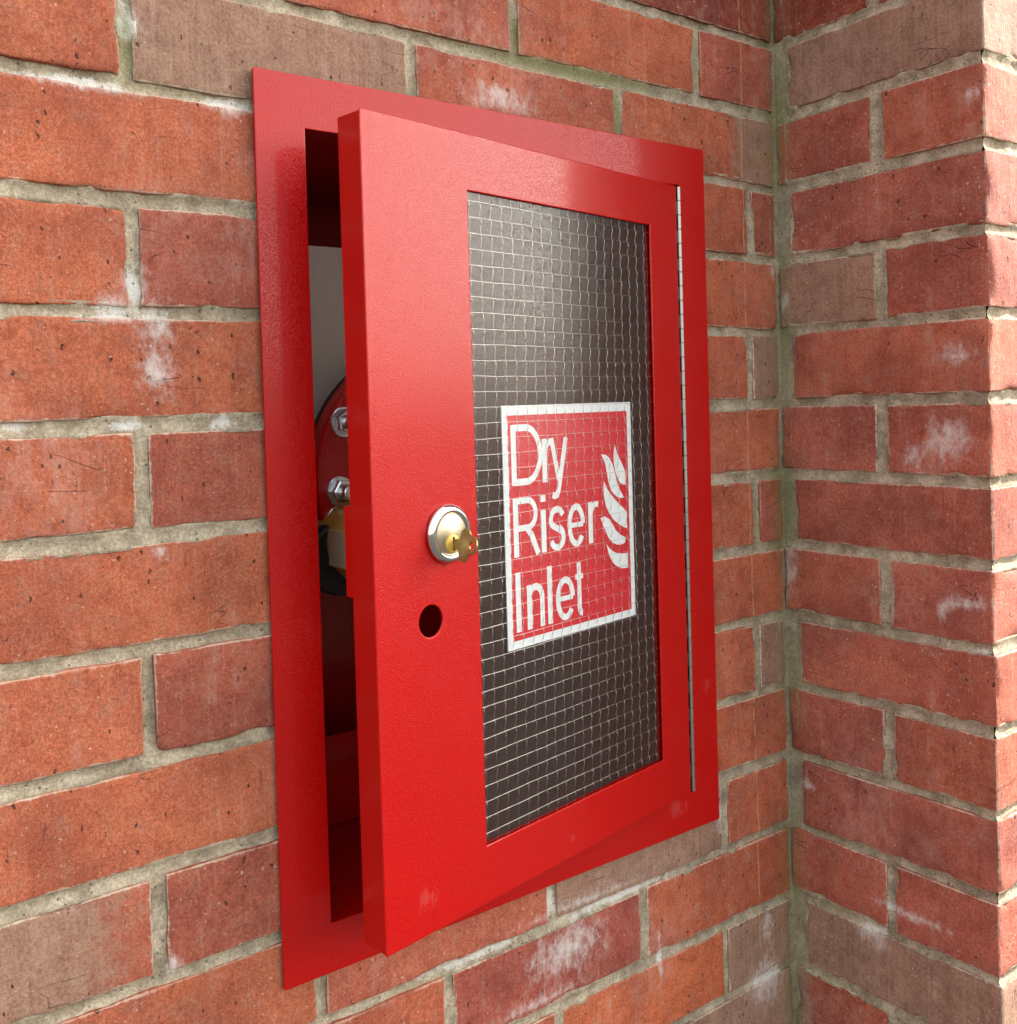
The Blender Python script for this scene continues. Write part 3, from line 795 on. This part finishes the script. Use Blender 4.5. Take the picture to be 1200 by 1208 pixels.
# piano hinge
hin = bpy.data.objects.new('hinge', None); hin.empty_display_size = .03; link(hin, cab, (-150.2, -5.2, -600))
HC = (-150.5, -5.3)
nk = 43; hz0, hz1 = -599.5, -14.2; kl = (hz1 - hz0) / nk
kme = None
for k in range(nk):
    z = hz0 + k * kl
    if kme is None:
        mb = MB(); mb.lathe((0, 0, .35), (0, 0, 1), [(0, 1.6), (.3, 2.1), (kl - .9, 2.1), (kl - .6, 1.6)], 16, True, (0, 1, 0))
        kme = mesh('knuckle', np.array(mb.V) / 1000, mb.F, STEEL, False)
    o = bpy.data.objects.new('knuckle', kme); link(o, hin, (HC[0], HC[1], z))
mb = MB(); mb.lathe((HC[0], HC[1], hz0), (0, 0, 1), [(0, 1.2), (hz1 - hz0, 1.2)], 12, True, (0, 1, 0)); mb.build('hinge_pin', STEEL, hin)
mb = MB()
for k in range(0, nk, 2):
    mb.box((HC[0], HC[1] + 1.6, hz0 + k * kl + .4), (2.2, 0, 0), (0, 1.2, 0), (0, 0, kl - .8))
mb.build('frame_leaf', STEEL, hin)
mb = MB()
for k in range(1, nk, 2):
    mb.box((HC[0] - 5.4, HC[1] + 1.2, hz0 + k * kl + .4), (5.4, 0, 0), (0, 1.2, 0), (0, 0, kl - .8))
mb.build('door_leaf', STEEL, hin)

# ------------------------------------------------------------------ the inlet behind the door
inl = thing('riser_inlet', 'red flanged water inlet with zinc studs and brass cap inside the cabinet', 'pipe inlet', (-391, 80, -278))
IC = (-391, 80, -278)
mb = MB(); mb.lathe(IC, (0, -1, 0), [(-16, 113.2), (-1.5, 113.2), (0, 111.8), (.2, 60), (.2, .01)], 96, False); mb.build('flange', FLANGE_RED, inl, IC, False)
mb = MB(); mb.lathe(IC, (0, -1, 0), [(-20, 60), (-20, 114.2), (-16.2, 114.2), (-16.1, 60)], 96, False); mb.build('gasket', BLACK, inl, IC)
mb = MB(); mb.lathe(IC, (0, -1, 0), [(-170, 58), (-60, 58), (-36, 66), (-36, 107), (-20.2, 107), (-20.1, 60)], 96, False); mb.build('pipe_flange', BLACK, inl, IC)
ang = [math.atan2(49, -88), math.atan2(-9, -95)]
st = ang[0] - ang[1]
pos = [(-476.8, -228.9), (-482.7, -287.3)] + [(-391 + 99 * math.cos(a), -278 + 99 * math.sin(a)) for a in [R(45 * k + 20) for k in (-4, -3, -2)]]
for i, (x, z) in enumerate(pos):
    c = (x, 79.8, z); ph = .4 + i * .7
    s_ = bpy.data.objects.new('stud', None); s_.empty_display_size = .02; link(s_, inl, c)
    def prism(h0, h1, r0, r1, seg, ph, name, mat, sm=False):
        m_ = MB(); cc = Vector(c)
        prof = [(h0, r1), (h0 + .8, r0), (h1 - .8, r0), (h1, r1), (h1 + .05, .01)] if seg == 6 else [(h0, r0), (h1 - .5, r0), (h1, r1), (h1 + .02, .01)]
        ref = (math.sin(ph), 0, math.cos(ph))
        m_.lathe(c, (0, -1, 0), prof, seg, False, ref); return m_.build(name, mat, s_, c, sm)
    prism(0, 2.4, 13.0, 12.4, 32, 0, 'washer', ZINC)
    prism(2.5, 11.5, 11.0, 9.6, 6, ph, 'nut', ZINC)
    prism(5, 21, 6.6, 5.8, 24, 0, 'bolt_end', ZINC)
# brass blank cap, eight sided, on the coupling
BC = (-475, 40, -328.5)
def octo(h0, h1, r, name, mat, ph=22.5):
    m_ = MB(); m_.lathe(BC, (0, -1, 0), [(h0, r - 1.2), (h0 + 1.2, r), (h1 - 1.2, r), (h1, r - 1.2), (h1 + .02, .01)], 8, False, (math.sin(R(ph)), 0, math.cos(R(ph))))
    return m_.build(name, mat, inl, BC)
octo(-8, 20, 37.9, 'brass_cap', BRASS)
mb = MB(); mb.lathe(BC, (0, -1, 0), [(-55, 30), (-8.2, 30)], 40, False); mb.build('coupling', BRASS, inl, BC, True)
mb = MB(); mb.box((-511.8, 19.5, -343), (1.6, 0, 0), (0, 28.5, 0), (0, 0, 29)); mb.build('cap_facet', LIGHTENED_BRASS, inl, (-511, 36, -328))  # thin plate laid over one facet of the cap, brightened by its colour
mb = MB(); mb.lathe((-489, 66, -342), (0, -1, 0), [(-12, 31), (0, 31), (2, 29), (2.1, .01)], 48, False); mb.build('black_disc', BLACK, inl, (-489, 66, -342))  # plain black disc behind the cap
